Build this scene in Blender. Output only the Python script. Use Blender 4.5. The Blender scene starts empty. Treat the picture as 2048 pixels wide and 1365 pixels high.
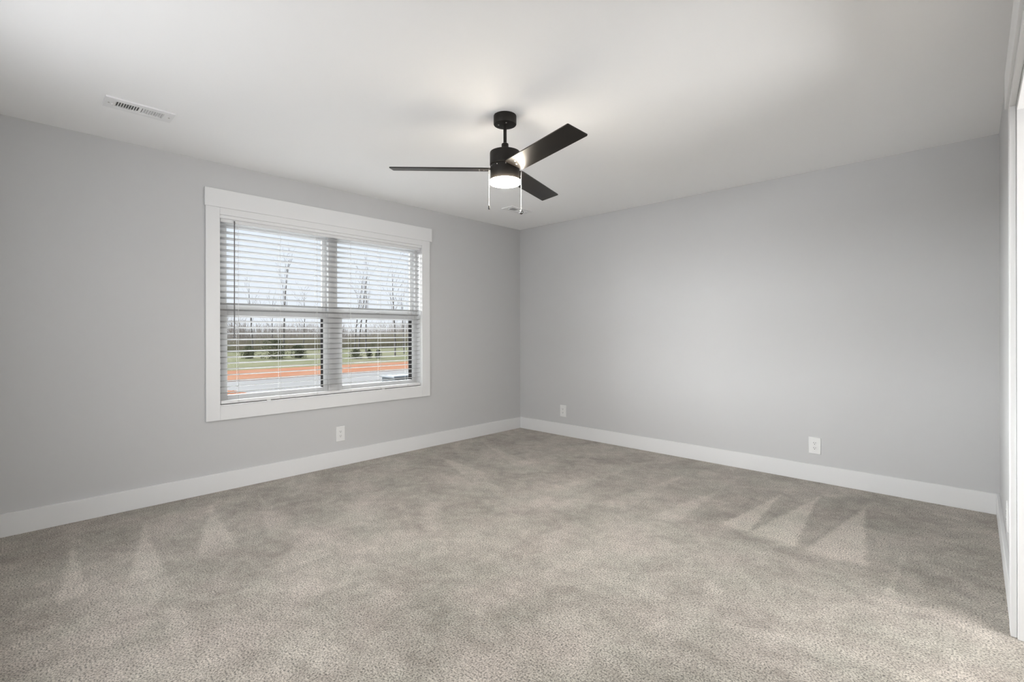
import bpy, bmesh, math, random
from math import sin, cos, pi, radians
from mathutils import Vector, Matrix

S = bpy.context.scene
COL = S.collection

# ------------------------------------------------------------------ camera
F_PX, YAW, V0, ROLL = 966.79, 0.762911, 665.59, -0.00219
CAM = Vector((4.0560, -4.3877, 1.1740))
cd = bpy.data.cameras.new('camera')
cam = bpy.data.objects.new('camera', cd)
COL.objects.link(cam)
cd.sensor_fit = 'HORIZONTAL'
cd.sensor_width = 36.0
cd.lens = 36.0 * F_PX / 2048.0
cd.shift_y = (V0 - 682.5) / 2048.0
cd.clip_start, cd.clip_end = 0.02, 1000
fw = Vector((-sin(YAW), cos(YAW), 0)); rt = Vector((cos(YAW), sin(YAW), 0)); up = Vector((0, 0, 1))
r2 = rt * cos(ROLL) + up * sin(ROLL)
u2 = -rt * sin(ROLL) + up * cos(ROLL)
cam.matrix_world = Matrix(((r2.x, u2.x, -fw.x, CAM.x), (r2.y, u2.y, -fw.y, CAM.y),
                           (r2.z, u2.z, -fw.z, CAM.z), (0, 0, 0, 1)))
S.camera = cam

# ------------------------------------------------------------------ exposure and view
S.view_settings.view_transform = 'Standard'
S.view_settings.look = 'None'
S.view_settings.gamma = 1.0
S.view_settings.use_curve_mapping = False
S.view_settings.exposure = 0.17
S.cycles.max_bounces = 14
S.cycles.diffuse_bounces = 9
S.cycles.transparent_max_bounces = 24
S.cycles.caustics_reflective = False
S.cycles.caustics_refractive = False
S.cycles.sample_clamp_indirect = 6.0

# room dimensions (metres)
W, L, H = 4.173, 4.748, 2.44          # window wall x=0, far wall y=0, right wall x=W, near wall y=-L
WY0, WY1, WZ0, WZ1 = -3.293, -1.480, 0.632, 2.056     # window opening in the left wall
DY0, DY1, DZ1 = -2.530, -1.712, 2.035                  # door opening in the right wall
FY0, FX0, FX1, FZ0, FZ1 = -L, 1.15, 2.85, 0.75, 2.056  # fill-light window added in the wall behind the camera
WT = 0.14

# ------------------------------------------------------------------ sky
wd = bpy.data.worlds.new('sky'); S.world = wd
wd.use_nodes = True
nt = wd.node_tree; nt.nodes.clear()
wo = nt.nodes.new('ShaderNodeOutputWorld'); bg = nt.nodes.new('ShaderNodeBackground')
tc = nt.nodes.new('ShaderNodeTexCoord'); sx = nt.nodes.new('ShaderNodeSeparateXYZ')
rp = nt.nodes.new('ShaderNodeValToRGB')
rp.color_ramp.elements[0].position = 0.0; rp.color_ramp.elements[0].color = (0.88, 0.92, 1.0, 1)
rp.color_ramp.elements[1].position = 0.6; rp.color_ramp.elements[1].color = (0.74, 0.87, 1.08, 1)
nt.links.new(tc.outputs['Generated'], sx.inputs[0]); nt.links.new(sx.outputs['Z'], rp.inputs[0])
nt.links.new(rp.outputs[0], bg.inputs[0]); nt.links.new(bg.outputs[0], wo.inputs[0])
bg.inputs[1].default_value = 0.92

# ------------------------------------------------------------------ daylight and lamps
def lamp(name, kind, loc, aim, energy, color, **kw):
    l = bpy.data.lights.new(name, kind); o = bpy.data.objects.new(name, l); COL.objects.link(o)
    l.energy = energy; l.color = color
    for k, v in kw.items(): setattr(l, k, v)
    o.location = loc
    o.rotation_euler = Vector(aim).to_track_quat('-Z', 'Y').to_euler()
    return o
# hazy sky glow at the window; low fill suns added to brighten walls
SUNS = [('sky_glow_sun', (1, 0.05, -0.42), 17.0, 95), ('low_fill_sun', (1, 0.0, -0.10), 17.0, 34),
        ('low_fill_sun', (1, 0.70, -0.10), 4.0, 36), ('low_fill_sun', (-0.18, 1, -0.05), 1.5, 40),
        ('low_fill_sun', (0.22, 1, -0.04), 2.9, 36)]  # the last two enter by the added window behind the camera
for nm, aim, e, ang in SUNS:
    lamp(nm, 'SUN', (-8, -3, 6), aim, e, (0.965, 0.985, 1.0), angle=radians(ang))
# fill lamps outside the added window behind the camera: one level, one steeper
lamp('near_fill_level', 'AREA', ((FX0 + FX1) / 2, -L - 0.35, (FZ0 + FZ1) / 2 + 0.1), (0, 1, -0.05), 30.0, (0.98, 0.99, 1.0),
     shape='RECTANGLE', size=1.7, size_y=1.3)
lamp('near_fill_steep', 'AREA', ((FX0 + FX1) / 2, -L - 1.6, 2.9), (0, 1, -0.75), 70.0, (0.98, 0.99, 1.0),
     shape='RECTANGLE', size=2.4, size_y=1.8)
# hall beyond the doorway: its ceiling lamp and a fill panel added inside the hall
lamp('hall_ceiling_lamp', 'AREA', (5.35, -2.90, 2.36), (-0.55, 0.2, -1), 7.0, (1.0, 0.92, 0.82), shape='DISK', size=0.34)
lamp('hall_fill', 'AREA', (6.05, -1.95, 1.15), (-1, 0.05, 0.22), 76.0, (0.99, 0.985, 0.97), shape='RECTANGLE', size=1.3, size_y=1.4)

# ------------------------------------------------------------------ mesh helpers
def box(bm, x0, x1, y0, y1, z0, z1, mat=None, bev=0.0):
    vs = [Vector((x, y, z)) for x in (x0, x1) for y in (y0, y1) for z in (z0, z1)]
    if mat is not None: vs = [mat @ v for v in vs]
    v = [bm.verts.new(c) for c in vs]
    fs = [bm.faces.new([v[i] for i in q]) for q in
          ((0, 1, 3, 2), (4, 6, 7, 5), (0, 4, 5, 1), (2, 3, 7, 6), (0, 2, 6, 4), (1, 5, 7, 3))]
    if bev > 0:
        es = list({e for f in fs for e in f.edges})
        bmesh.ops.bevel(bm, geom=es, offset=bev, segments=2, affect='EDGES', profile=0.5)

def lathe(bm, prof, seg=48, c=(0, 0, 0), axis='Z'):
    rings = []
    for r, z in prof:
        ring = []
        for i in range(seg):
            a = 2 * pi * i / seg
            if axis == 'Z': p = (c[0] + r * cos(a), c[1] + r * sin(a), c[2] + z)
            elif axis == 'X': p = (c[0] + z, c[1] + r * cos(a), c[2] + r * sin(a))
            else: p = (c[0] + r * cos(a), c[1] + z, c[2] + r * sin(a))
            ring.append(bm.verts.new(p))
        rings.append(ring)
    for a, b in zip(rings, rings[1:]):
        for i in range(seg):
            bm.faces.new((a[i], a[(i + 1) % seg], b[(i + 1) % seg], b[i]))
    bm.faces.new(rings[0][::-1]); bm.faces.new(rings[-1])

def tube(bm, pts, rads, seg=8):
    rings = []
    n = len(pts)
    pts = [Vector(p) for p in pts]
    ref = None
    for i, p in enumerate(pts):
        d = (pts[min(i + 1, n - 1)] - pts[max(i - 1, 0)]).normalized()
        if ref is None or abs(d.dot(ref)) > 0.95:
            ref = Vector((1, 0, 0)) if abs(d.x) < 0.8 else Vector((0, 1, 0))
        a = d.cross(ref).normalized(); b = d.cross(a)
        rr = rads[i] if isinstance(rads, (list, tuple)) else rads
        rings.append([bm.verts.new(p + a * rr * cos(2 * pi * k / seg) + b * rr * sin(2 * pi * k / seg)) for k in range(seg)])
    for r_a, r_b in zip(rings, rings[1:]):
        for k in range(seg):
            bm.faces.new((r_a[k], r_a[(k + 1) % seg], r_b[(k + 1) % seg], r_b[k]))
    bm.faces.new(rings[0][::-1]); bm.faces.new(rings[-1])

def obj(name, bm, mat, parent=None, smooth=False, fix=True):
    if fix: bmesh.ops.recalc_face_normals(bm, faces=bm.faces[:])
    me = bpy.data.meshes.new(name); bm.to_mesh(me); bm.free()
    me.materials.append(mat)
    if smooth:
        for p in me.polygons: p.use_smooth = True
        me.set_sharp_from_angle(angle=radians(38))
    o = bpy.data.objects.new(name, me); COL.objects.link(o)
    if parent is not None:
        o.parent = parent
        if parent.type == 'EMPTY':      # a part's mesh is written in room coordinates
            o.matrix_parent_inverse = Matrix.Translation(-Vector(parent.location))
    return o

def root(name, loc, label=None, cat=None, group=None, kind=None):
    o = bpy.data.objects.new(name, None); COL.objects.link(o)
    o.location = loc; o.empty_display_size = 0.05
    tag(o, label, cat, group, kind); return o

def tag(o, label=None, cat=None, group=None, kind=None):
    if label: o['label'] = label
    if cat: o['category'] = cat
    if group: o['group'] = group
    if kind: o['kind'] = kind
    return o

def struct(name, bm, mat, label, cat):
    return tag(obj(name, bm, mat), label, cat, kind='structure')

BM = bmesh.new

# ------------------------------------------------------------------ material helpers
def srgb(r, g, b):
    f = lambda c: (c / 255 / 12.92) if c <= 10.3 else ((c / 255 + 0.055) / 1.055) ** 2.4
    return (f(r), f(g), f(b), 1)

def mat(name, color, rough=0.5, metal=0.0, spec=0.5, bump=None, emit=None):
    m = bpy.data.materials.new(name); m.use_nodes = True
    n = m.node_tree; b = n.nodes['Principled BSDF']
    b.inputs['Base Color'].default_value = color
    b.inputs['Roughness'].default_value = rough
    b.inputs['Metallic'].default_value = metal
    b.inputs['Specular IOR Level'].default_value = spec
    if emit:
        b.inputs['Emission Color'].default_value = emit[0]; b.inputs['Emission Strength'].default_value = emit[1]
    if bump:
        t = n.nodes.new('ShaderNodeTexCoord'); x = n.nodes.new('ShaderNodeTexNoise'); u = n.nodes.new('ShaderNodeBump')
        x.inputs['Scale'].default_value = bump[0]; x.inputs['Detail'].default_value = 3
        u.inputs['Strength'].default_value = bump[1]; u.inputs['Distance'].default_value = bump[2]
        n.links.new(t.outputs['Object'], x.inputs['Vector']); n.links.new(x.outputs['Fac'], u.inputs['Height'])
        n.links.new(u.outputs[0], b.inputs['Normal'])
    return m

def noise_mat(name, stops, scale, rough=0.9, detail=6, stretch=(1, 1, 1), bump=0.0, spec=0.0):
    m = mat(name, stops[0][1], rough, spec=spec); n = m.node_tree; b = n.nodes['Principled BSDF']
    t = n.nodes.new('ShaderNodeTexCoord'); mp = n.nodes.new('ShaderNodeMapping'); x = n.nodes.new('ShaderNodeTexNoise')
    r = n.nodes.new('ShaderNodeValToRGB')
    mp.inputs['Scale'].default_value = stretch
    x.inputs['Scale'].default_value = scale; x.inputs['Detail'].default_value = detail
    while len(r.color_ramp.elements) < len(stops): r.color_ramp.elements.new(0.5)
    for e, (p, c) in zip(r.color_ramp.elements, stops): e.position = p; e.color = c
    n.links.new(t.outputs['Object'], mp.inputs[0]); n.links.new(mp.outputs[0], x.inputs['Vector'])
    n.links.new(x.outputs['Fac'], r.inputs[0]); n.links.new(r.outputs[0], b.inputs['Base Color'])
    if bump:
        u = n.nodes.new('ShaderNodeBump'); u.inputs['Distance'].default_value = bump
        n.links.new(x.outputs['Fac'], u.inputs['Height']); n.links.new(u.outputs[0], b.inputs['Normal'])
    return m

M = {}
M['wall'] = mat('wall_paint', (0.56, 0.56, 0.563, 1), 0.62, spec=0.25, bump=(260, 0.08, 0.002))
M['ceiling'] = mat('ceiling_paint', (0.93, 0.93, 0.93, 1), 0.85, spec=0.1, bump=(180, 0.08, 0.002))
M['trim'] = mat('white_trim_paint', (0.75, 0.752, 0.755, 1), 0.38, spec=0.4)
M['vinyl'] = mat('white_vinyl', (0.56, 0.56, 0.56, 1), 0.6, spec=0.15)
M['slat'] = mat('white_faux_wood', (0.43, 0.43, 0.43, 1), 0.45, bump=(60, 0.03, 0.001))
M['plastic'] = mat('white_plastic', (0.76, 0.76, 0.755, 1), 0.35)
M['cord'] = mat('white_cord', (0.66, 0.66, 0.65, 1), 0.8)
M['wand'] = mat('grey_wand_plastic', (0.13, 0.125, 0.125, 1), 0.35)
M['slot'] = mat('dark_slot', (0.02, 0.02, 0.02, 1), 0.7)
M['screen_frame'] = mat('dark_bronze_frame', (0.018, 0.017, 0.017, 1), 0.95, spec=0.0)
M['bronze'] = mat('dark_bronze_metal', (0.012, 0.0102, 0.0085, 1), 0.5, metal=0.0, spec=0.22)
M['blade'] = noise_mat('espresso_blade', [(0.3, (0.0075, 0.0060, 0.0048, 1)), (0.7, (0.013, 0.0102, 0.0080, 1))], 9, 0.34, stretch=(1, 1, 1))
M['blade'].node_tree.nodes['Principled BSDF'].inputs['Specular IOR Level'].default_value = 0.30
M['chain'] = mat('pale_pull_chain', (0.80, 0.79, 0.76, 1), 0.4)
M['chrome'] = mat('dark_chrome', (0.25, 0.25, 0.25, 1), 0.15, metal=1.0)
M['screw'] = mat('screw_metal', (0.5, 0.48, 0.45, 1), 0.3, metal=1.0)
M['lens'] = mat('lit_opal_lens', (0.9, 0.88, 0.82, 1), 0.4, emit=((1.0, 0.89, 0.74, 1), 110.0))
M['vent'] = mat('white_enamel', (0.84, 0.84, 0.84, 1), 0.4)
M['duct'] = mat('dark_duct', (0.09, 0.09, 0.09, 1), 0.8)

def glass():
    m = bpy.data.materials.new('window_glass'); m.use_nodes = True
    n = m.node_tree; n.nodes.clear()
    o = n.nodes.new('ShaderNodeOutputMaterial'); x = n.nodes.new('ShaderNodeMixShader')
    t = n.nodes.new('ShaderNodeBsdfTransparent'); g = n.nodes.new('ShaderNodeBsdfGlossy'); fr = n.nodes.new('ShaderNodeFresnel')
    t.inputs[0].default_value = (0.975, 0.985, 0.98, 1); g.inputs['Roughness'].default_value = 0.02
    fr.inputs[0].default_value = 1.06
    n.links.new(fr.outputs[0], x.inputs[0]); n.links.new(t.outputs[0], x.inputs[1]); n.links.new(g.outputs[0], x.inputs[2])
    n.links.new(x.outputs[0], o.inputs[0]); return m
M['glass'] = glass()

# carpet: cut pile in taupe and cream yarns, brushed into wedges by the vacuum cleaner
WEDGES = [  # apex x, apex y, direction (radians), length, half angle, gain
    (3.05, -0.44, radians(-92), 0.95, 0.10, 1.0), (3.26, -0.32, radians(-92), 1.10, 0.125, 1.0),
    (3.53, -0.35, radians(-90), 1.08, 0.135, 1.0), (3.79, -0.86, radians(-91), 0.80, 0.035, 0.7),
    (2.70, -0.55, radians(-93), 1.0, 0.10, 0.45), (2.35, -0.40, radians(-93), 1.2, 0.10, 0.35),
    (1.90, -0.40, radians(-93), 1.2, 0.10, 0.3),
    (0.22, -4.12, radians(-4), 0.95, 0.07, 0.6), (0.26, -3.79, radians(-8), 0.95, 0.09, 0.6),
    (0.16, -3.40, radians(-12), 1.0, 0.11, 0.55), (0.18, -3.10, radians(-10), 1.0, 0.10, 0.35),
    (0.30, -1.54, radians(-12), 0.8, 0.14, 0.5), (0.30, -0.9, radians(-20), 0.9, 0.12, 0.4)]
def carpet():
    m = bpy.data.materials.new('carpet'); m.use_nodes = True
    n = m.node_tree; b = n.nodes['Principled BSDF']; lk = n.links.new
    b.inputs['Roughness'].default_value = 0.95; b.inputs['Specular IOR Level'].default_value = 0.05
    b.inputs['Sheen Weight'].default_value = 0.25; b.inputs['Sheen Roughness'].default_value = 0.6
    tc = n.nodes.new('ShaderNodeTexCoord'); P = tc.outputs['Object']
    sp = n.nodes.new('ShaderNodeSeparateXYZ'); lk(P, sp.inputs[0])
    def mth(op, a, c=None, clamp=False):
        q = n.nodes.new('ShaderNodeMath'); q.operation = op; q.use_clamp = clamp
        for i, v in enumerate((a, c)):
            if v is None: continue
            if isinstance(v, (int, float)): q.inputs[i].default_value = v
            else: lk(v, q.inputs[i])
        return q.outputs[0]
    def noise(scale, detail, rough=0.5, dist=0.0):
        q = n.nodes.new('ShaderNodeTexNoise'); q.inputs['Scale'].default_value = scale
        q.inputs['Detail'].default_value = detail; q.inputs['Roughness'].default_value = rough
        q.inputs['Distortion'].default_value = dist; lk(P, q.inputs['Vector']); return q.outputs['Fac']
    def sstep(v, a, c):
        q = n.nodes.new('ShaderNodeMapRange'); q.interpolation_type = 'SMOOTHSTEP'
        lk(v, q.inputs['Value']); q.inputs['From Min'].default_value = a; q.inputs['From Max'].default_value = c
        return q.outputs[0]
    wob = mth('MULTIPLY', mth('SUBTRACT', noise(26, 3), 0.5), 0.05)
    total = None
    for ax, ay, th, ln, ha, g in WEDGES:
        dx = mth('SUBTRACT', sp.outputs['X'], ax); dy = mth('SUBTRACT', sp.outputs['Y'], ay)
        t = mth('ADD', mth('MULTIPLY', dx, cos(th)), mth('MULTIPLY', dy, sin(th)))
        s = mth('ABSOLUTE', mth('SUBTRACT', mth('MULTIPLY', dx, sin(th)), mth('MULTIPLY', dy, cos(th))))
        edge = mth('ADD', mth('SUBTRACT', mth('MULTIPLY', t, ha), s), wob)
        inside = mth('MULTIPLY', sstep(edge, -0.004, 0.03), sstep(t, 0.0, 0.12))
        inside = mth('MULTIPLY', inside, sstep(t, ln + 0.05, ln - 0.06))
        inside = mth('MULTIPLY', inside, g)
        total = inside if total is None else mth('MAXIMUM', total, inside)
    # broad footfall and brushing patches
    big = sstep(noise(2.1, 4, 0.55, 0.6), 0.30, 0.72)
    mid = sstep(noise(6.5, 4, 0.55, 0.8), 0.32, 0.70)
    base = mth('ADD', mth('ADD', mth('MULTIPLY', big, 0.34), mth('MULTIPLY', mid, 0.22)), mth('MULTIPLY', sstep(noise(17, 4, 0.6), 0.35, 0.68), 0.18))
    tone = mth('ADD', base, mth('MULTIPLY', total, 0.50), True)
    # yarn tufts: fine cream and taupe fibres with small dark gaps between them
    fine = noise(145, 3, 0.72)
    rt_ = n.nodes.new('ShaderNodeValToRGB')
    for p_, v_ in ((0.33, 0.06), (0.42, 0.46), (0.50, 0.90), (0.60, 1.20), (0.71, 1.45)):
        e_ = rt_.color_ramp.elements.new(p_); e_.color = (v_, v_ * 0.995, v_ * 0.985, 1)
    rt_.color_ramp.elements.remove(rt_.color_ramp.elements[0]); rt_.color_ramp.elements.remove(rt_.color_ramp.elements[-1])
    lk(fine, rt_.inputs[0])
    c1 = n.nodes.new('ShaderNodeMix'); c1.data_type = 'RGBA'
    c1.inputs[6].default_value = (0.250, 0.220, 0.187, 1); c1.inputs[7].default_value = (0.66, 0.605, 0.540, 1)
    lk(tone, c1.inputs[0])
    hue = n.nodes.new('ShaderNodeMix'); hue.data_type = 'RGBA'; hue.blend_type = 'MULTIPLY'
    hr = n.nodes.new('ShaderNodeValToRGB'); hr.color_ramp.elements[0].color = (0.975, 1.0, 0.98, 1); hr.color_ramp.elements[1].color = (1.01, 0.99, 0.99, 1)
    hr.color_ramp.elements[0].position = 0.35; hr.color_ramp.elements[1].position = 0.65
    lk(noise(3.3, 2), hr.inputs[0]); hue.inputs[0].default_value = 1.0
    lk(c1.outputs[2], hue.inputs[6]); lk(hr.outputs[0], hue.inputs[7])
    c2 = n.nodes.new('ShaderNodeMix'); c2.data_type = 'RGBA'; c2.blend_type = 'MULTIPLY'; c2.inputs[0].default_value = 1.0
    lk(hue.outputs[2], c2.inputs[6]); lk(rt_.outputs[0], c2.inputs[7])
    lk(c2.outputs[2], b.inputs['Base Color'])
    u = n.nodes.new('ShaderNodeBump'); u.inputs['Strength'].default_value = 0.6; u.inputs['Distance'].default_value = 0.006
    h = mth('ADD', fine, mth('MULTIPLY', noise(60, 2), 0.8))
    lk(h, u.inputs['Height']); lk(u.outputs[0], b.inputs['Normal'])
    return m
M['carpet'] = carpet()

# ------------------------------------------------------------------ room shell
HX = W + WT + 1.9     # far wall of the hall beyond the doorway
HY0, HY1 = -4.2, -0.6
bm = BM(); box(bm, -0.0, W, -L, 0, -0.12, 0); box(bm, W, W + WT, DY0, DY1, -0.12, 0); box(bm, W + WT, HX, HY0, HY1, -0.12, 0)
struct('floor', bm, M['carpet'], 'taupe and cream cut-pile carpet covering the whole floor', 'carpet')
bm = BM(); box(bm, -WT, W + WT, -L - WT, WT, H, H + 0.12); box(bm, W + WT, HX + 0.1, HY0 - 0.1, HY1 + 0.1, H, H + 0.12)
struct('ceiling', bm, M['ceiling'], 'flat white painted ceiling', 'ceiling')
bm = BM()
box(bm, -WT, 0, -L - WT, WY0, -0.7, H); box(bm, -WT, 0, WY1, WT, -0.7, H)
box(bm, -WT, 0, WY0, WY1, -0.7, WZ0); box(bm, -WT, 0, WY0, WY1, WZ1, H)
struct('wall_left', bm, M['wall'], 'grey painted wall with the wide window in it', 'wall')
bm = BM(); box(bm, 0, W + WT, 0, WT, -0.12, H)
struct('wall_back', bm, M['wall'], 'blank grey painted wall facing the camera on the right', 'wall')
bm = BM()
box(bm, W, W + WT, -L, DY0, -0.12, H); box(bm, W, W + WT, DY1, 0, -0.12, H); box(bm, W, W + WT, DY0, DY1, DZ1, H)
struct('wall_right', bm, M['wall'], 'grey painted wall with the doorway at the right edge of the picture', 'wall')
bm = BM()
box(bm, 0, FX0, -L - WT, -L, -0.12, H); box(bm, FX1, W + WT, -L - WT, -L, -0.12, H)
box(bm, FX0, FX1, -L - WT, -L, -0.12, FZ0); box(bm, FX0, FX1, -L - WT, -L, FZ1, H)
struct('wall_front', bm, M['wall'], 'grey painted wall behind the camera, with a window added for fill light', 'wall')
bm = BM()
box(bm, HX, HX + 0.1, HY0 - 0.1, HY1 + 0.1, -0.12, H); box(bm, W + WT, HX, HY0 - 0.1, HY0, -0.12, H); box(bm, W + WT, HX, HY1, HY1 + 0.1, -0.12, H)
struct('wall_hall', bm, M['wall'], 'pale walls of the hall beyond the doorway', 'wall')

BH, BT = 0.134, 0.016
def board(bm, x0, x1, y0, y1, top='x'):
    box(bm, x0, x1, y0, y1, 0, BH, bev=0.002)
bm = BM(); board(bm, 0, BT, -L, 0)
struct('baseboard_left', bm, M['trim'], 'white baseboard along the window wall', 'baseboard')
bm = BM(); board(bm, BT, W - BT, -BT, 0)
struct('baseboard_back', bm, M['trim'], 'white baseboard along the blank wall', 'baseboard')
bm = BM(); board(bm, W - BT, W, DY1 + 0.095, 0)
struct('baseboard_right', bm, M['trim'], 'short white baseboard between the corner and the doorway casing', 'baseboard')
bm = BM(); board(bm, BT, W, -L, -L + BT)
struct('baseboard_front', bm, M['trim'], 'white baseboard along the wall behind the camera', 'baseboard')

# ------------------------------------------------------------------ doorway
d1 = root('door_1', (W, (DY0 + DY1) / 2, 0), 'white cased doorway at the right edge of the picture', 'doorway', kind='structure')
CT = 0.0175
def dpart(name, *b, bev=0.0015):
    bm = BM(); box(bm, *b, bev=bev); return obj(name, bm, M['trim'], d1)
dpart('side_casing', W - CT, W, DY1 - 0.006, DY1 + 0.088, 0, DZ1 + 0.005)
dpart('side_casing', W - CT, W, DY0 - 0.088, DY0 + 0.006, 0, DZ1 + 0.005)
dpart('head_casing', W - CT, W, DY0 - 0.088, DY1 + 0.088, DZ1 + 0.005, DZ1 + 0.030)
dpart('header_board', W - 0.027, W, DY0 - 0.098, DY1 + 0.098, DZ1 + 0.030, DZ1 + 0.168)
dpart('door_jamb', W + 0.001, W + WT, DY1 - 0.0195, DY1 - 0.0005, 0, DZ1)
dpart('door_jamb', W + 0.001, W + WT, DY0 + 0.0005, DY0 + 0.0195, 0, DZ1)
dpart('head_jamb', W + 0.001, W + WT, DY0 + 0.0195, DY1 - 0.0195, DZ1 - 0.019, DZ1 - 0.0005)

# ------------------------------------------------------------------ window in the left wall
w1 = root('window_1', (0, (WY0 + WY1) / 2, WZ0), 'wide white double-hung pair of windows with flat casing', 'window', kind='structure')
def wpart(name, *b, m='trim', bev=0.0015, par=None):
    bm = BM(); box(bm, *b, bev=bev); return obj(name, bm, M[m], par or w1)
CZ = 2.108
wpart('header_board', 0, 0.026, WY0 - 0.098, WY1 + 0.118, CZ, CZ + 0.133)
wpart('head_casing', 0, 0.019, WY0, WY1, WZ1, CZ)
wpart('side_casing', 0, 0.019, WY0 - 0.092, WY0, WZ0 - 0.105, CZ)
wpart('side_casing', 0, 0.019, WY1, WY1 + 0.097, WZ0 - 0.105, CZ)
wpart('bottom_casing', 0, 0.0185, WY0, WY1, WZ0 - 0.105, WZ0)
# jamb liner boards
wpart('jamb_liner', -0.062, 0.0, WY0, WY0 + 0.004, WZ0, WZ1, bev=0)
wpart('jamb_liner', -0.062, 0.0, WY1 - 0.004, WY1, WZ0, WZ1, bev=0)
wpart('stool', -0.062, 0.0, WY0 + 0.004, WY1 - 0.004, WZ0, WZ0 + 0.006, bev=0)
wpart('head_liner', -0.062, 0.0, WY0 + 0.004, WY1 - 0.004, WZ1 - 0.006, WZ1, bev=0)
# vinyl frame
FW_ = 0.030
bm = BM()
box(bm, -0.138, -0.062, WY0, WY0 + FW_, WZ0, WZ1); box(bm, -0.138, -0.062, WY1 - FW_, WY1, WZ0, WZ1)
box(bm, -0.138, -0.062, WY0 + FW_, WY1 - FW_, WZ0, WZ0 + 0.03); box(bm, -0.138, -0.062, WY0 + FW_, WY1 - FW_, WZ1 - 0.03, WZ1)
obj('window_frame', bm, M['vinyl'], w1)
MC = (WY0 + WY1) / 2
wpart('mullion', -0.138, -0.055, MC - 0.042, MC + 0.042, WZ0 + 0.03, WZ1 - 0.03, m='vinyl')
def sash(name, x0, x1, y0, y1, z0, z1, gl):
    gy0, gy1, gz0, gz1 = gl
    bm = BM()
    box(bm, x0, x1, y0, gy0, z0, z1, bev=0.002); box(bm, x0, x1, gy1, y1, z0, z1, bev=0.002)
    box(bm, x0, x1, gy0, gy1, z0, gz0, bev=0.002); box(bm, x0, x1, gy0, gy1, gz1, z1, bev=0.002)
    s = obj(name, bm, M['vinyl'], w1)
    bm = BM(); xm = (x0 + x1) / 2; box(bm, xm - 0.002, xm + 0.002, gy0, gy1, gz0, gz1)
    obj('glass_pane', bm, M['glass'], s)
    return s
units = ((WY0 + FW_, MC - 0.042), (MC + 0.042, WY1 - FW_))
for k, (a, b_) in enumerate(units):
    ug = ((-3.215, -2.463), (-2.323, -1.543))[k]; lg = ((-3.222, -2.470), (-2.294, -1.546))[k]
    sash('upper_sash', -0.118, -0.103, a, b_, 1.335, WZ1 - 0.03, (ug[0], ug[1], 1.392, WZ1 - 0.065))
    s = sash('lower_sash', -0.096, -0.065, a, b_, WZ0 + 0.03, 1.362, (lg[0], lg[1], 0.700, 1.297))
    ym = (a + b_) / 2
    bm = BM(); box(bm, -0.0955, -0.068, lg[1] - 0.003, lg[1] - 0.0002, 0.7005, 1.2965)
    obj('glazing_seal', bm, M['screen_frame'], s)
    bm = BM(); box(bm, -0.090, -0.068, ym - 0.022, ym + 0.022, 1.3625, 1.374, bev=0.002)
    box(bm, -0.086, -0.072, ym - 0.004, ym + 0.026, 1.374, 1.379, bev=0.001)
    obj('sash_lock', bm, M['vinyl'], s)
    # half-height insect screen frame outside the lower sash
    bm = BM(); fx0, fx1 = -0.150, -0.1385
    box(bm, fx0, fx1, a - 0.002, a + 0.022, WZ0 + 0.01, 1.36); box(bm, fx0, fx1, lg[1] - 0.003 + 0.018, lg[1] + 0.066, WZ0 + 0.01, 1.36)
    box(bm, fx0, fx1, a + 0.022, lg[1] + 0.015, WZ0 + 0.01, WZ0 + 0.032); box(bm, fx0, fx1, a + 0.022, lg[1] + 0.015, 1.338, 1.36)
    obj('screen_frame', bm, M['screen_frame'], w1)

# ------------------------------------------------------------------ venetian blind
SY0, SY1 = WY0 + 0.009, -1.492
bl = root('window_blind', (-0.03, MC, WZ1), 'white horizontal slat blind with open slats hanging inside the window casing', 'blind')
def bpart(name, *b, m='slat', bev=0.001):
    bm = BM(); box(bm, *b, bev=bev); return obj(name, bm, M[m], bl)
bpart('valance', 0.004, 0.0165, WY0 + 0.001, WY1 - 0.001, 2.0305, WZ1 - 0.001, m='trim')
bpart('headrail', -0.052, 0.000, WY0 + 0.008, SY1, 2.006, WZ1 - 0.008, m='trim')
TILT = radians(11.5); SW = 0.050
ca, sa = cos(TILT), sin(TILT)
def slat_mesh():
    bm = BM(); n = 6; rows = []
    for y in (SY0, SY1):
        top, bot = [], []
        for i in range(n + 1):
            u = -SW / 2 + SW * i / n
            cr = 0.0016 * (1 - (2 * u / SW) ** 2)
            for lst, t in ((top, 0.0014), (bot, -0.0014)):
                w = cr + t
                lst.append(bm.verts.new((u * ca - w * sa, y, u * sa + w * ca)))
        rows.append(top + bot[::-1])
    k = len(rows[0])
    for i in range(k):
        bm.faces.new((rows[0][i], rows[0][(i + 1) % k], rows[1][(i + 1) % k], rows[1][i]))
    bm.faces.new(rows[0][::-1]); bm.faces.new(rows[1])
    return bm
slat = None
PITCH = 0.04479
front = SW / 2 * ca
for i in range(29):
    z = 1.983 - PITCH * i - SW / 2 * sa
    if slat is None:
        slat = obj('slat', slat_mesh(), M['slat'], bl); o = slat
    else:
        o = slat.copy(); COL.objects.link(o); o.parent = bl
        o.matrix_parent_inverse = slat.matrix_parent_inverse.copy()
    o.location = (-front, 0, z)
bpart('bottom_rail', -0.048, 0.001, SY0, SY1, 0.6445, 0.667, m='trim', bev=0.003)
LAD = [-3.163, -2.855, -2.552, -2.245, -1.943, -1.640]
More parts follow.
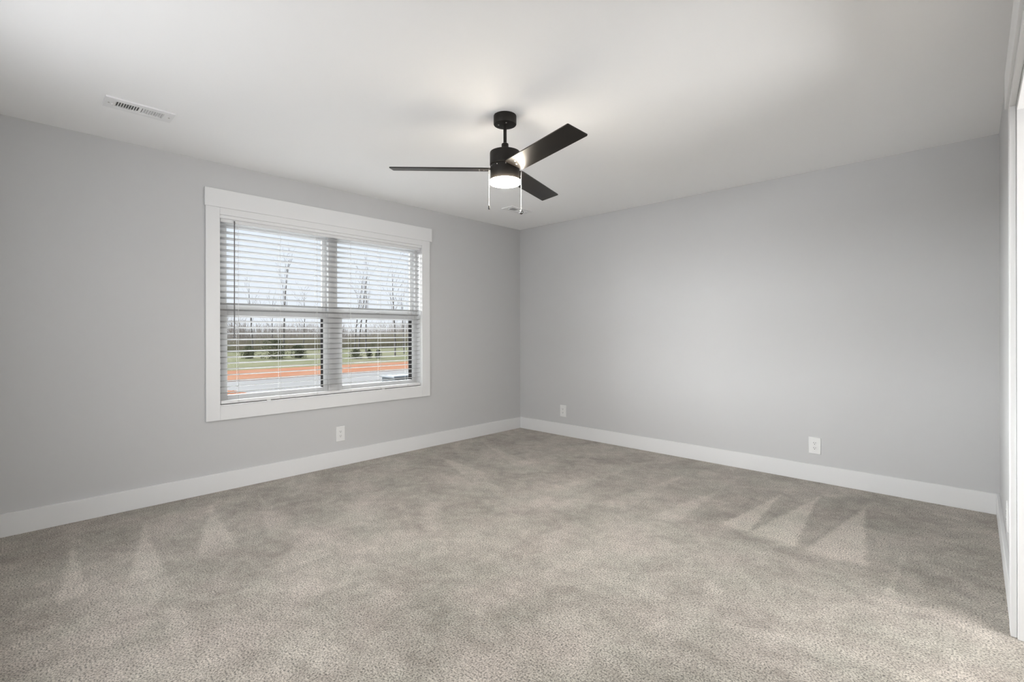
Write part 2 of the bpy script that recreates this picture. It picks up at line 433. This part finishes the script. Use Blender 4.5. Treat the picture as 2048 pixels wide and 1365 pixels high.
for k, y in enumerate(LAD):
    bm = BM()
    tube(bm, [(0.0005, y, 2.02), (0.0005, y, 0.655)], 0.0011, 6)
    tube(bm, [(-0.0505, y + 0.002, 2.02), (-0.0505, y + 0.002, 0.66)], 0.0011, 6)
    for i in range(29):
        zf = 1.983 - PITCH * i
        tube(bm, [(0.0005, y, zf - 0.003), (-0.0505, y + 0.002, zf - SW * sa - 0.0035)], 0.0007, 4)
        if k in (0, 2, 3):
            bmesh.ops.create_icosphere(bm, subdivisions=1, radius=0.0035, matrix=Matrix.Translation((-0.004, y - 0.002, zf - 0.0075)))
    box(bm, -0.001, 0.0025, y - 0.007, y + 0.007, 0.648, 0.664, bev=0.001)
    obj('ladder_cord', bm, M['cord'], bl)
bm = BM(); tube(bm, [(0.010, -3.193, 2.022), (0.011, -3.194, 1.60), (0.010, -3.195, 1.145)], 0.0042, 6)
tube(bm, [(0.010, -3.195, 1.145), (0.010, -3.195, 1.135)], [0.0055, 0.0045], 8)
tag(obj('tilt_wand', bm, M['wand'], bl, smooth=True), 'dark grey tilt wand')
for y in (-2.945, -1.915):
    bm = BM(); box(bm, -0.006, 0.004, y - 0.016, y + 0.016, 0.6385, 0.6440, bev=0.0015)
    obj('hold_down_clip', bm, M['plastic'], bl)

# ------------------------------------------------------------------ window added behind the camera for fill light
w2 = root('fill_window', ((FX0 + FX1) / 2, -L, FZ0), 'white window added behind the camera to let in fill light', 'window', kind='structure')
bm = BM(); y0, y1 = -L - 0.11, -L - 0.05
for x0, x1 in ((FX0, FX0 + 0.05), (FX1 - 0.05, FX1), ((FX0 + FX1) / 2 - 0.04, (FX0 + FX1) / 2 + 0.04)):
    box(bm, x0, x1, y0, y1, FZ0, FZ1)
for z0, z1 in ((FZ0, FZ0 + 0.05), (FZ1 - 0.05, FZ1), (1.38, 1.43)):
    box(bm, FX0, FX1, y0, y1, z0, z1)
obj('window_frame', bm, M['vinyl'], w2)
bm = BM(); box(bm, FX0 - 0.09, FX0, -L, -L + 0.019, FZ0 - 0.09, FZ1); box(bm, FX1, FX1 + 0.09, -L, -L + 0.019, FZ0 - 0.09, FZ1)
box(bm, FX0, FX1, -L, -L + 0.0185, FZ0 - 0.09, FZ0); box(bm, FX0 - 0.1, FX1 + 0.1, -L, -L + 0.026, FZ1, FZ1 + 0.133)
obj('casing', bm, M['trim'], w2)

# ------------------------------------------------------------------ ceiling fan
FC = Vector((2.078, -2.374, H))
fan = root('ceiling_fan', FC, 'dark bronze three-blade ceiling fan with a lit round lamp', 'ceiling fan')
FX, FY = FC.x, FC.y
def fpart(name, prof, m='bronze', seg=56, c=None):
    bm = BM(); lathe(bm, prof, seg, c or (FX, FY, 0)); return obj(name, bm, M[m], fan, smooth=True)
cn = fpart('canopy', [(0.0655, 2.4395), (0.0665, 2.436), (0.0665, 2.391), (0.0645, 2.387), (0.0600, 2.3855), (0.012, 2.3855)])
for a in (-2.2, -0.6):
    bm = BM(); lathe(bm, [(0.0045, 2.3856), (0.0045, 2.3830), (0.002, 2.3815)], 12, (FX + 0.038 * cos(a), FY + 0.038 * sin(a), 0))
    obj('screw', bm, M['screw'], cn, smooth=True)
fpart('downrod', [(0.0098, 2.3854), (0.0098, 2.245)], seg=24)
fpart('coupling', [(0.013, 2.280), (0.0195, 2.276), (0.0205, 2.272), (0.0205, 2.228)], seg=32)
fpart('motor_housing', [(0.030, 2.2279), (0.082, 2.2279), (0.0872, 2.2255), (0.0888, 2.220), (0.0888, 2.152), (0.086, 2.1485), (0.070, 2.1480)])
lk_ = fpart('light_kit', [(0.070, 2.1479), (0.0848, 2.1465), (0.0860, 2.143), (0.0846, 2.064), (0.083, 2.0605), (0.05, 2.0605)])
for a in (-1.9, -1.35, -0.75):
    bm = BM(); r = 0.0859
    lathe(bm, [(0.0028, 0.0), (0.0028, 0.0018), (0.0012, 0.0026)], 10, (0, 0, 0), 'X')
    bmesh.ops.transform(bm, verts=bm.verts[:], matrix=Matrix.Translation((FX + r * cos(a), FY + r * sin(a), 2.136)) @ Matrix.Rotation(a, 4, 'Z'))
    obj('screw', bm, M['screw'], lk_, smooth=True)
fpart('lamp_lens', [(0.070, 2.0604), (0.0890, 2.0600), (0.0908, 2.0575), (0.0912, 2.052), (0.0902, 2.0465), (0.0875, 2.0435), (0.078, 2.0420), (0.045, 2.0405), (0.01, 2.040)], 'lens', 64)
TH0, BR, BW, BP, BZ = radians(-134.29), 0.659, 0.0626, radians(-11.62), 2.125
for k in range(3):
    th = TH0 + k * 2 * pi / 3
    T = Matrix.Translation((FX, FY, BZ)) @ Matrix.Rotation(th, 4, 'Z') @ Matrix.Rotation(BP, 4, 'X')
    bm = BM()
    r0, cr = 0.094, 0.006
    out = [(r0, -BW + 0.004), (r0 + 0.03, -BW)]
    for cx_, cy_, a0 in ((BR - cr, -BW + cr, -pi / 2), (BR - cr, BW - cr, 0)):
        for i in range(5):
            a = a0 + i * pi / 8; out.append((cx_ + cr * cos(a), cy_ + cr * sin(a)))
    out += [(r0 + 0.03, BW), (r0, BW - 0.004)]
    t = 0.0032
    vt = [bm.verts.new(T @ Vector((x, y, t))) for x, y in out]; vb = [bm.verts.new(T @ Vector((x, y, -t))) for x, y in out]
    bm.faces.new(vt); bm.faces.new(vb[::-1])
    for i in range(len(out)):
        j = (i + 1) % len(out); bm.faces.new((vt[i], vb[i], vb[j], vt[j]))
    bmesh.ops.recalc_face_normals(bm, faces=bm.faces[:])
    b_ = obj('blade', bm, M['blade'], fan)
    bm = BM(); box(bm, 0.080, 0.168, -0.036, 0.036, 0.0033, 0.0062, T, bev=0.001)
    obj('blade_bracket', bm, M['bronze'], b_)
    for x, y in ((0.125, 0.0), (0.150, 0.026), (0.150, -0.026)):
        bm = BM(); lathe(bm, [(0.0050, -0.0033), (0.0050, -0.0048), (0.0025, -0.0062)], 12, (x, y, 0))
        bmesh.ops.transform(bm, verts=bm.verts[:], matrix=T); obj('screw', bm, M['screw'], b_, smooth=True)
# two pull chains either side of the lamp, as seen across the room
for sgn, zt, zb, kind in ((-1, 2.130, 1.912, 0), (1, 2.130, 1.885, 1)):
    p = Vector((FX, FY, 0)) + Vector((0.7228, 0.6911, 0)) * (0.0935 * sgn) - Vector((-0.6911, 0.7228, 0)) * 0.012
    bm = BM()
    tube(bm, [(p.x, p.y, zt), (p.x, p.y, zb)], 0.0012, 6)
    n = int((zt - zb) / 0.0065)
    for i in range(n):
        bmesh.ops.create_icosphere(bm, subdivisions=1, radius=0.0020, matrix=Matrix.Translation((p.x, p.y, zb + 0.0065 * i)))
    ch = obj('pull_chain', bm, M['chain'], fan, smooth=True)
    bm = BM()
    if kind == 0:
        lathe(bm, [(0.002, zb + 0.002), (0.0045, zb), (0.0052, zb - 0.018), (0.0045, zb - 0.021), (0.002, zb - 0.0215)], 16, (p.x, p.y, 0))
        obj('chain_fob', bm, M['slot'], ch, smooth=True)
    else:
        bmesh.ops.create_uvsphere(bm, u_segments=24, v_segments=16, radius=0.0122, matrix=Matrix.Translation((p.x, p.y, zb - 0.0115)))
        obj('chain_fob', bm, M['chrome'], ch, smooth=True)

# ------------------------------------------------------------------ ceiling air registers
def register(loc, label):
    r = root('air_register', loc, label, 'air vent', 'ceiling air registers')
    x, y = loc[0], loc[1]; hx, hy = 0.076, 0.155; zt = H; zb = H - 0.009
    ix, iy = 0.039, 0.108
    def sb(name, m, *boxes, bev=0.0):
        bm = BM()
        for b in boxes: box(bm, x + b[0], x + b[1], y + b[2], y + b[3], b[4], b[5], bev=bev)
        return obj(name, bm, M[m], r)
    sb('face_frame', 'vent', (-hx, -ix, -hy, hy, zb, zt - 0.0005), (ix, hx, -hy, hy, zb, zt - 0.0005),
       (-ix, ix, -hy, -iy, zb, zt - 0.0005), (-ix, ix, iy, hy, zb, zt - 0.0005), (-ix, ix, -0.006, 0.006, zb, zt - 0.0005))
    sb('backing', 'duct', (-ix, ix, -iy, iy, zt - 0.0012, zt - 0.0006))
    # two banks of louvres angled away from each other
    for bank in (-1, 1):
        for i in range(9):
            yy = y + bank * (0.0155 + i * 0.0113)
            bm = BM()
            T = Matrix.Translation((x, yy, zt - 0.0052)) @ Matrix.Rotation(radians(-38 * bank), 4, 'X')
            box(bm, -ix, ix, -0.0048, 0.0048, -0.0005, 0.0005, T)
            obj('louvre', bm, M['vent'], r)
    for yy in (-0.136, 0.136):
        bm = BM(); lathe(bm, [(0.0042, zb), (0.0042, zb - 0.001), (0.002, zb - 0.0018)], 12, (x, y + yy, 0)); obj('screw', bm, M['screw'], r, smooth=True)
    bm = BM(); box(bm, x - 0.012, x + 0.004, y - 0.124, y - 0.119, zb - 0.008, zb, bev=0.001); obj('damper_lever', bm, M['vent'], r)
register((0.660, -3.866, H), 'white ceiling air register near the left edge, above the window wall')
register((0.660, -0.750, H), 'white ceiling air register in the far corner, seen below the fan lamp')

# ------------------------------------------------------------------ wall outlets
def outlet(c, nrm, label):
    r = root('wall_outlet', c, label, 'outlet', 'white duplex wall outlets')
    R = Matrix.Translation(c) @ Vector((0, -1, 0)).rotation_difference(Vector(nrm)).to_matrix().to_4x4()
    def pt(name, m, fn, par=None, sm=False):
        bm = BM(); fn(bm); bmesh.ops.transform(bm, verts=bm.verts[:], matrix=R); return obj(name, bm, M[m], par or r, smooth=sm)
    pw, ph = 0.042, 0.065
    def plate(bm):
        o = [(-pw, 0, -ph), (pw, 0, -ph), (pw, 0, ph), (-pw, 0, ph)]; i = [(s[0] * 0.94, -0.006, s[2] * 0.96) for s in o]
        m_ = [(s[0], -0.003, s[2]) for s in o]
        A = [bm.verts.new(v) for v in o]; B = [bm.verts.new(v) for v in m_]; C_ = [bm.verts.new(v) for v in i]
        bm.faces.new(A); bm.faces.new(C_[::-1])
        for P, Q in ((A, B), (B, C_)):
            for k in range(4): bm.faces.new((P[k], P[(k + 1) % 4], Q[(k + 1) % 4], Q[k]))
    pt('cover_plate', 'plastic', plate)
    for dz in (0.0195, -0.0195):
        def face(bm, dz=dz):
            pts = []
            for i in range(32):
                a = 2 * pi * i / 32; pts.append((0.0172 * cos(a), max(-0.0135, min(0.0135, 0.0172 * sin(a)))))
            A = [bm.verts.new((x, -0.0058, z + dz)) for x, z in pts]; B = [bm.verts.new((x * 0.97, -0.0078, z * 0.97 + dz)) for x, z in pts]
            bm.faces.new(A); bm.faces.new(B[::-1])
            for k in range(32): bm.faces.new((A[k], A[(k + 1) % 32], B[(k + 1) % 32], B[k]))
        f = pt('receptacle', 'plastic', face)
        def slots(bm, dz=dz):
            box(bm, -0.0076, -0.0052, -0.0083, -0.0077, dz - 0.001, dz + 0.0085); box(bm, 0.0052, 0.0076, -0.0083, -0.0077, dz + 0.0005, dz + 0.0078)
            lathe(bm, [(0.0027, -0.0083), (0.0027, -0.0077)], 12, (0, 0, dz - 0.0068), 'Y')
        pt('socket_slots', 'slot', slots, f)
    pt('screw', 'plastic', lambda bm: lathe(bm, [(0.0032, -0.0058), (0.0032, -0.0072), (0.001, -0.0076)], 14, (0, 0, 0), 'Y'), sm=True)
outlet((0.0, -2.347, 0.281), (1, 0, 0), 'white outlet on the window wall under the window')
outlet((0.667, 0.0, 0.279), (0, -1, 0), 'white outlet on the blank wall near the room corner')
outlet((3.150, 0.0, 0.280), (0, -1, 0), 'white outlet on the blank wall toward its right end')
outlet((W, -1.080, 0.290), (-1, 0, 0), 'white outlet seen edge-on beside the doorway casing')

# ------------------------------------------------------------------ outdoors
GZ = -0.42
M['asphalt'] = noise_mat('pale_asphalt', [(0.35, (0.150, 0.146, 0.144, 1)), (0.65, (0.180, 0.176, 0.172, 1))], 0.9, stretch=(1, 0.3, 1))
M['clay'] = noise_mat('red_clay', [(0.35, (0.185, 0.088, 0.056, 1)), (0.55, (0.195, 0.100, 0.066, 1)), (0.75, (0.190, 0.118, 0.082, 1))], 0.6)
M['grass'] = noise_mat('winter_grass', [(0.3, (0.088, 0.092, 0.052, 1)), (0.5, (0.115, 0.114, 0.074, 1)), (0.7, (0.135, 0.124, 0.092, 1))], 0.7)
M['bark'] = noise_mat('grey_bark', [(0.3, (0.10, 0.092, 0.088, 1)), (0.7, (0.18, 0.165, 0.155, 1))], 3)
M['twig'] = noise_mat('grey_brown_twigs', [(0.3, (0.20, 0.175, 0.155, 1)), (0.7, (0.34, 0.31, 0.29, 1))], 0.35)
M['evergreen'] = noise_mat('evergreen_leaves', [(0.3, (0.085, 0.092, 0.060, 1)), (0.7, (0.17, 0.172, 0.115, 1))], 2)
M['straw'] = noise_mat('dry_stems', [(0.3, (0.15, 0.15, 0.10, 1)), (0.5, (0.26, 0.23, 0.17, 1)), (0.7, (0.20, 0.205, 0.14, 1))], 0.4)
M['boxgrey'] = mat('grey_utility_metal', (0.065, 0.072, 0.076, 1), 0.8, spec=0.05)
M['boxlid'] = mat('pale_utility_lid', (0.17, 0.18, 0.19, 1), 0.8, spec=0.05)

def strip(name, m, x0, x1, y0, y1, z, label, cat, th=0.3):
    bm = BM(); box(bm, x0, x1, y0, y1, z - th, z); return struct(name, bm, M[m], label, cat)
strip('ground_grass', 'grass', -220, -18.6, -160, 260, GZ, 'winter grass field beyond the clay strip', 'ground')
strip('ground_clay', 'clay', -18.6, -13.6, -160, 260, GZ + 0.01, 'strip of red clay beyond the road', 'ground')
strip('road', 'asphalt', -13.6, -5.6, -160, 260, GZ, 'pale road outside the window', 'road')
M['concrete'] = noise_mat('pale_concrete', [(0.35, (0.38, 0.375, 0.365, 1)), (0.65, (0.44, 0.43, 0.42, 1))], 2.0)
strip('ground_bounce_apron', 'concrete', -5.6, -WT - 0.02, -14, 10, GZ - 0.01, 'unseen pale concrete apron added beside the house to bounce light indoors', 'ground')  # out of view, added to bounce light up through the slats
random.seed(4)
# red clay heap at the kerb
bm = BM(); n = 14; vs = {}
for i in range(n + 1):
    for j in range(n + 1):
        u, v = 2 * i / n - 1, 2 * j / n - 1; r = min(1, math.hypot(u, v))
        vs[i, j] = bm.verts.new((-9.3 + 1.1 * u, -0.55 + 0.55 * v, GZ - 0.01 + 0.14 * (1 - r * r) * (0.7 + 0.6 * random.random())))
for i in range(n):
    for j in range(n): bm.faces.new((vs[i, j], vs[i + 1, j], vs[i + 1, j + 1], vs[i, j + 1]))
tag(obj('clay_heap', bm, M['clay'], smooth=True), 'small red clay heap on the near side of the road', 'clay')
# low grey box with a pale lid on the near side of the road
ub = root('utility_box', (-8.0, 3.68, GZ), 'low grey box with a pale lid standing outside, low in the right pane', 'utility box')
bm = BM(); box(bm, -8.34, -7.66, 3.12, 4.24, GZ, GZ + 0.32, bev=0.02); obj('cabinet', bm, M['boxgrey'], ub)
bm = BM(); box(bm, -8.40, -7.60, 3.06, 4.30, GZ + 0.32, GZ + 0.38, bev=0.02); obj('lid', bm, M['boxlid'], ub)

def tree(loc, h, label, seed, lean=(0, 0), spread=0.5, depth=4, trunk_r=None):
    rnd = random.Random(seed)
    r = root('bare_tree', loc, label, 'tree', 'bare winter trees across the road')
    tr = trunk_r or h * 0.016
    tb, bb = BM(), BM()
    base = Vector(loc)
    pts, rads = [], []
    n = 8
    p = base - Vector((0, 0, 0.05))
    d = Vector((lean[0], lean[1], 1)).normalized()
    for i in range(n + 1):
        pts.append(p.copy()); rads.append(tr * (1 - 0.80 * i / n))
        d = (d + Vector((rnd.uniform(-.05, .05), rnd.uniform(-.05, .05), 0.05))).normalized()
        p = p + d * h / n
    tube(tb, pts, rads, 7)
    def grow(p, d, ln, rad, lev):
        q = [p.copy()]; rr = [rad]
        for i in range(4):
            d = (d + Vector((rnd.uniform(-.16, .16), rnd.uniform(-.16, .16), rnd.uniform(-.02, .16)))).normalized()
            p = p + d * ln / 4; q.append(p.copy()); rr.append(rad * (1 - 0.19 * (i + 1)))
        tube(bb, q, rr, 5 if lev > 2 else 4)
        if lev > 0:
            for k in range(rnd.randint(2, 3)):
                i = rnd.choice((1, 2, 3, 4, 4))
                a = rnd.uniform(0, 2 * pi)
                nd = (d + Vector((cos(a), sin(a), rnd.uniform(0, .5))) * spread).normalized()
                grow(q[i], nd, ln * rnd.uniform(.5, .75), max(rr[i] * 0.62, 0.005), lev - 1)
    nb = 7
    for k in range(nb):
        i = 3 + int((n - 3) * (k + rnd.random() * .8) / nb)
        a = rnd.uniform(0, 2 * pi)
        dd = Vector((cos(a) * spread * 1.1, sin(a) * spread * 1.1, 1)).normalized()
        grow(pts[i], dd, h * rnd.uniform(.22, .38) * (1.1 - 0.45 * i / n), rads[i] * 0.48, depth - 2)
    obj('trunk', tb, M['bark'], r, smooth=True); obj('branches', bb, M['bark'], r, smooth=True)
    return r
def at(u, dist, z=GZ):        # a spot outdoors, by bearing across the window
    d = fw + rt * ((u - 1024) / F_PX)
    t = dist
    return (CAM.x + d.x * t, CAM.y + d.y * t, z)
TREES = [(421, 37, 5.2, 'spindly bare tree at the far left of the left pane', .25),
         (506, 37, 5.2, 'thin bare tree left of the middle of the left pane', .3),
         (545, 38, 4.2, 'slim low bare tree just left of the tallest trunk in the left pane', .3),
         (567, 33, 6.6, 'tallest bare tree in the left pane, its straight trunk near the middle', .22),
         (606, 36, 4.6, 'bushy bare tree right of the tallest trunk in the left pane', .8),
         (709, 33, 5.6, 'wide bare tree with arching limbs at the left of the right pane', .75),
         (717, 36, 6.0, 'straight dark-trunked bare tree close to the arching one in the right pane', .25),
         (732, 40, 6.2, 'slender bare tree right of the dark-trunked one in the right pane', .3),
         (790, 33, 5.8, 'bare tree with a stout trunk at the right of the right pane', .45),
         (808, 37, 4.6, 'small thin bare tree at the right edge of the right pane', .3)]
for k, (u, dist, h, lab, spd) in enumerate(TREES):
    tree(at(u, dist), h, lab, 30 + k, spread=spd, trunk_r=h * (0.011 if spd < .7 else 0.010))
def shrub(loc, rx, rz, label, seed, m='evergreen', count=900):
    rnd = random.Random(seed); bm = BM(); c = Vector(loc)
    for k in range(count):
        a = rnd.uniform(0, 2 * pi); q = rnd.random() ** .5; zz = rnd.random()
        wob = 0.8 + 0.35 * sin(3 * a + seed)
        w = (1 - (zz * 1.02 - .35) ** 2 * 1.6) if zz > .35 else 0.75 + .25 * zz / .35
        p = c + Vector((cos(a) * rx * q * max(w, .1) * wob, sin(a) * rx * q * max(w, .1) * wob, zz * rz))
        d1_ = Vector((rnd.uniform(-1, 1), rnd.uniform(-1, 1), rnd.uniform(-.4, 1))).normalized()
        d2_ = d1_.cross(Vector((rnd.uniform(-1, 1), rnd.uniform(-1, 1), rnd.uniform(-1, 1)))).normalized()
        s = rnd.uniform(.05, .11) * min(max(rz, .5), 1)
        v = [bm.verts.new(p - d1_ * s), bm.verts.new(p + d2_ * s * .35), bm.verts.new(p + d1_ * s), bm.verts.new(p - d2_ * s * .35)]
        bm.faces.new(v)
    return tag(obj('shrub', bm, M[m], fix=False), label, 'shrub', 'shrubs across the road')
SH = [(497, 30.5, 0.45, 0.8, 'small dark green shrub at the left of the left pane'),
      (549, 30.0, 1.0, 1.25, 'broad dark evergreen shrub behind the blind in the middle of the left pane'),
      (597, 31.0, 0.55, 0.85, 'olive green shrub at the right of the left pane'),
      (738, 30.5, 0.22, 0.55, 'left of two small rounded green shrubs in the middle of the right pane'),
      (756, 30.5, 0.24, 0.55, 'right of two small rounded green shrubs in the middle of the right pane'),
      (711, 30.0, 0.5, 0.6, 'grey green shrub at the foot of the arching tree in the right pane')]
for k, (u, dist, rx, rz, lab) in enumerate(SH):
    shrub(at(u, dist), rx, rz, lab, 70 + k)
# dense leafless thicket and dry stems across the field: nobody could count the stems
def thicket(name, m, x0, x1, y0, y1, count, hmin, hmax, label, cat, seed, rad, arms=3):
    rnd = random.Random(seed); bm = BM()
    for k in range(count):
        x, y = rnd.uniform(x0, x1), rnd.uniform(y0, y1); h = rnd.uniform(hmin, hmax) * (0.65 + 0.35 * sin(y * .33 + seed) * sin(y * .12 + 1) + .2)
        p = Vector((x, y, GZ)); l = Vector((rnd.uniform(-.15, .15), rnd.uniform(-.15, .15), 1))
        def blade_(p, q, r):
            s = Vector((rnd.uniform(-1, 1), rnd.uniform(-1, 1), 0)).normalized() * r
            s2 = Vector((-s.y, s.x, 0))
            a = [bm.verts.new(p + s), bm.verts.new(p - s * .5 + s2 * .86), bm.verts.new(p - s * .5 - s2 * .86)]; t = bm.verts.new(q)
            for i in range(3): bm.faces.new((a[i], a[(i + 1) % 3], t))
        top = p + l * h
        blade_(p, top, rad)
        for j in range(arms):
            f = rnd.uniform(.25, .85); q = p + l * h * f
            e = q + Vector((rnd.uniform(-.5, .5), rnd.uniform(-.5, .5), rnd.uniform(.3, .9))) * h * .38
            blade_(q, e, rad * .55)
    return tag(obj(name, bm, M[m], fix=False), label, cat, kind='stuff')
thicket('thicket', 'twig', -64, -46, 2, 56, 5600, 1.6, 3.6, 'grey leafless thicket of brush and saplings across the field', 'brush', 5, 0.030)
thicket('dry_weeds', 'straw', -44.5, -40.5, 2, 46, 5200, 0.8, 1.7, 'dry straw-coloured weeds in front of the grey thicket', 'weeds', 9, 0.018, 2)
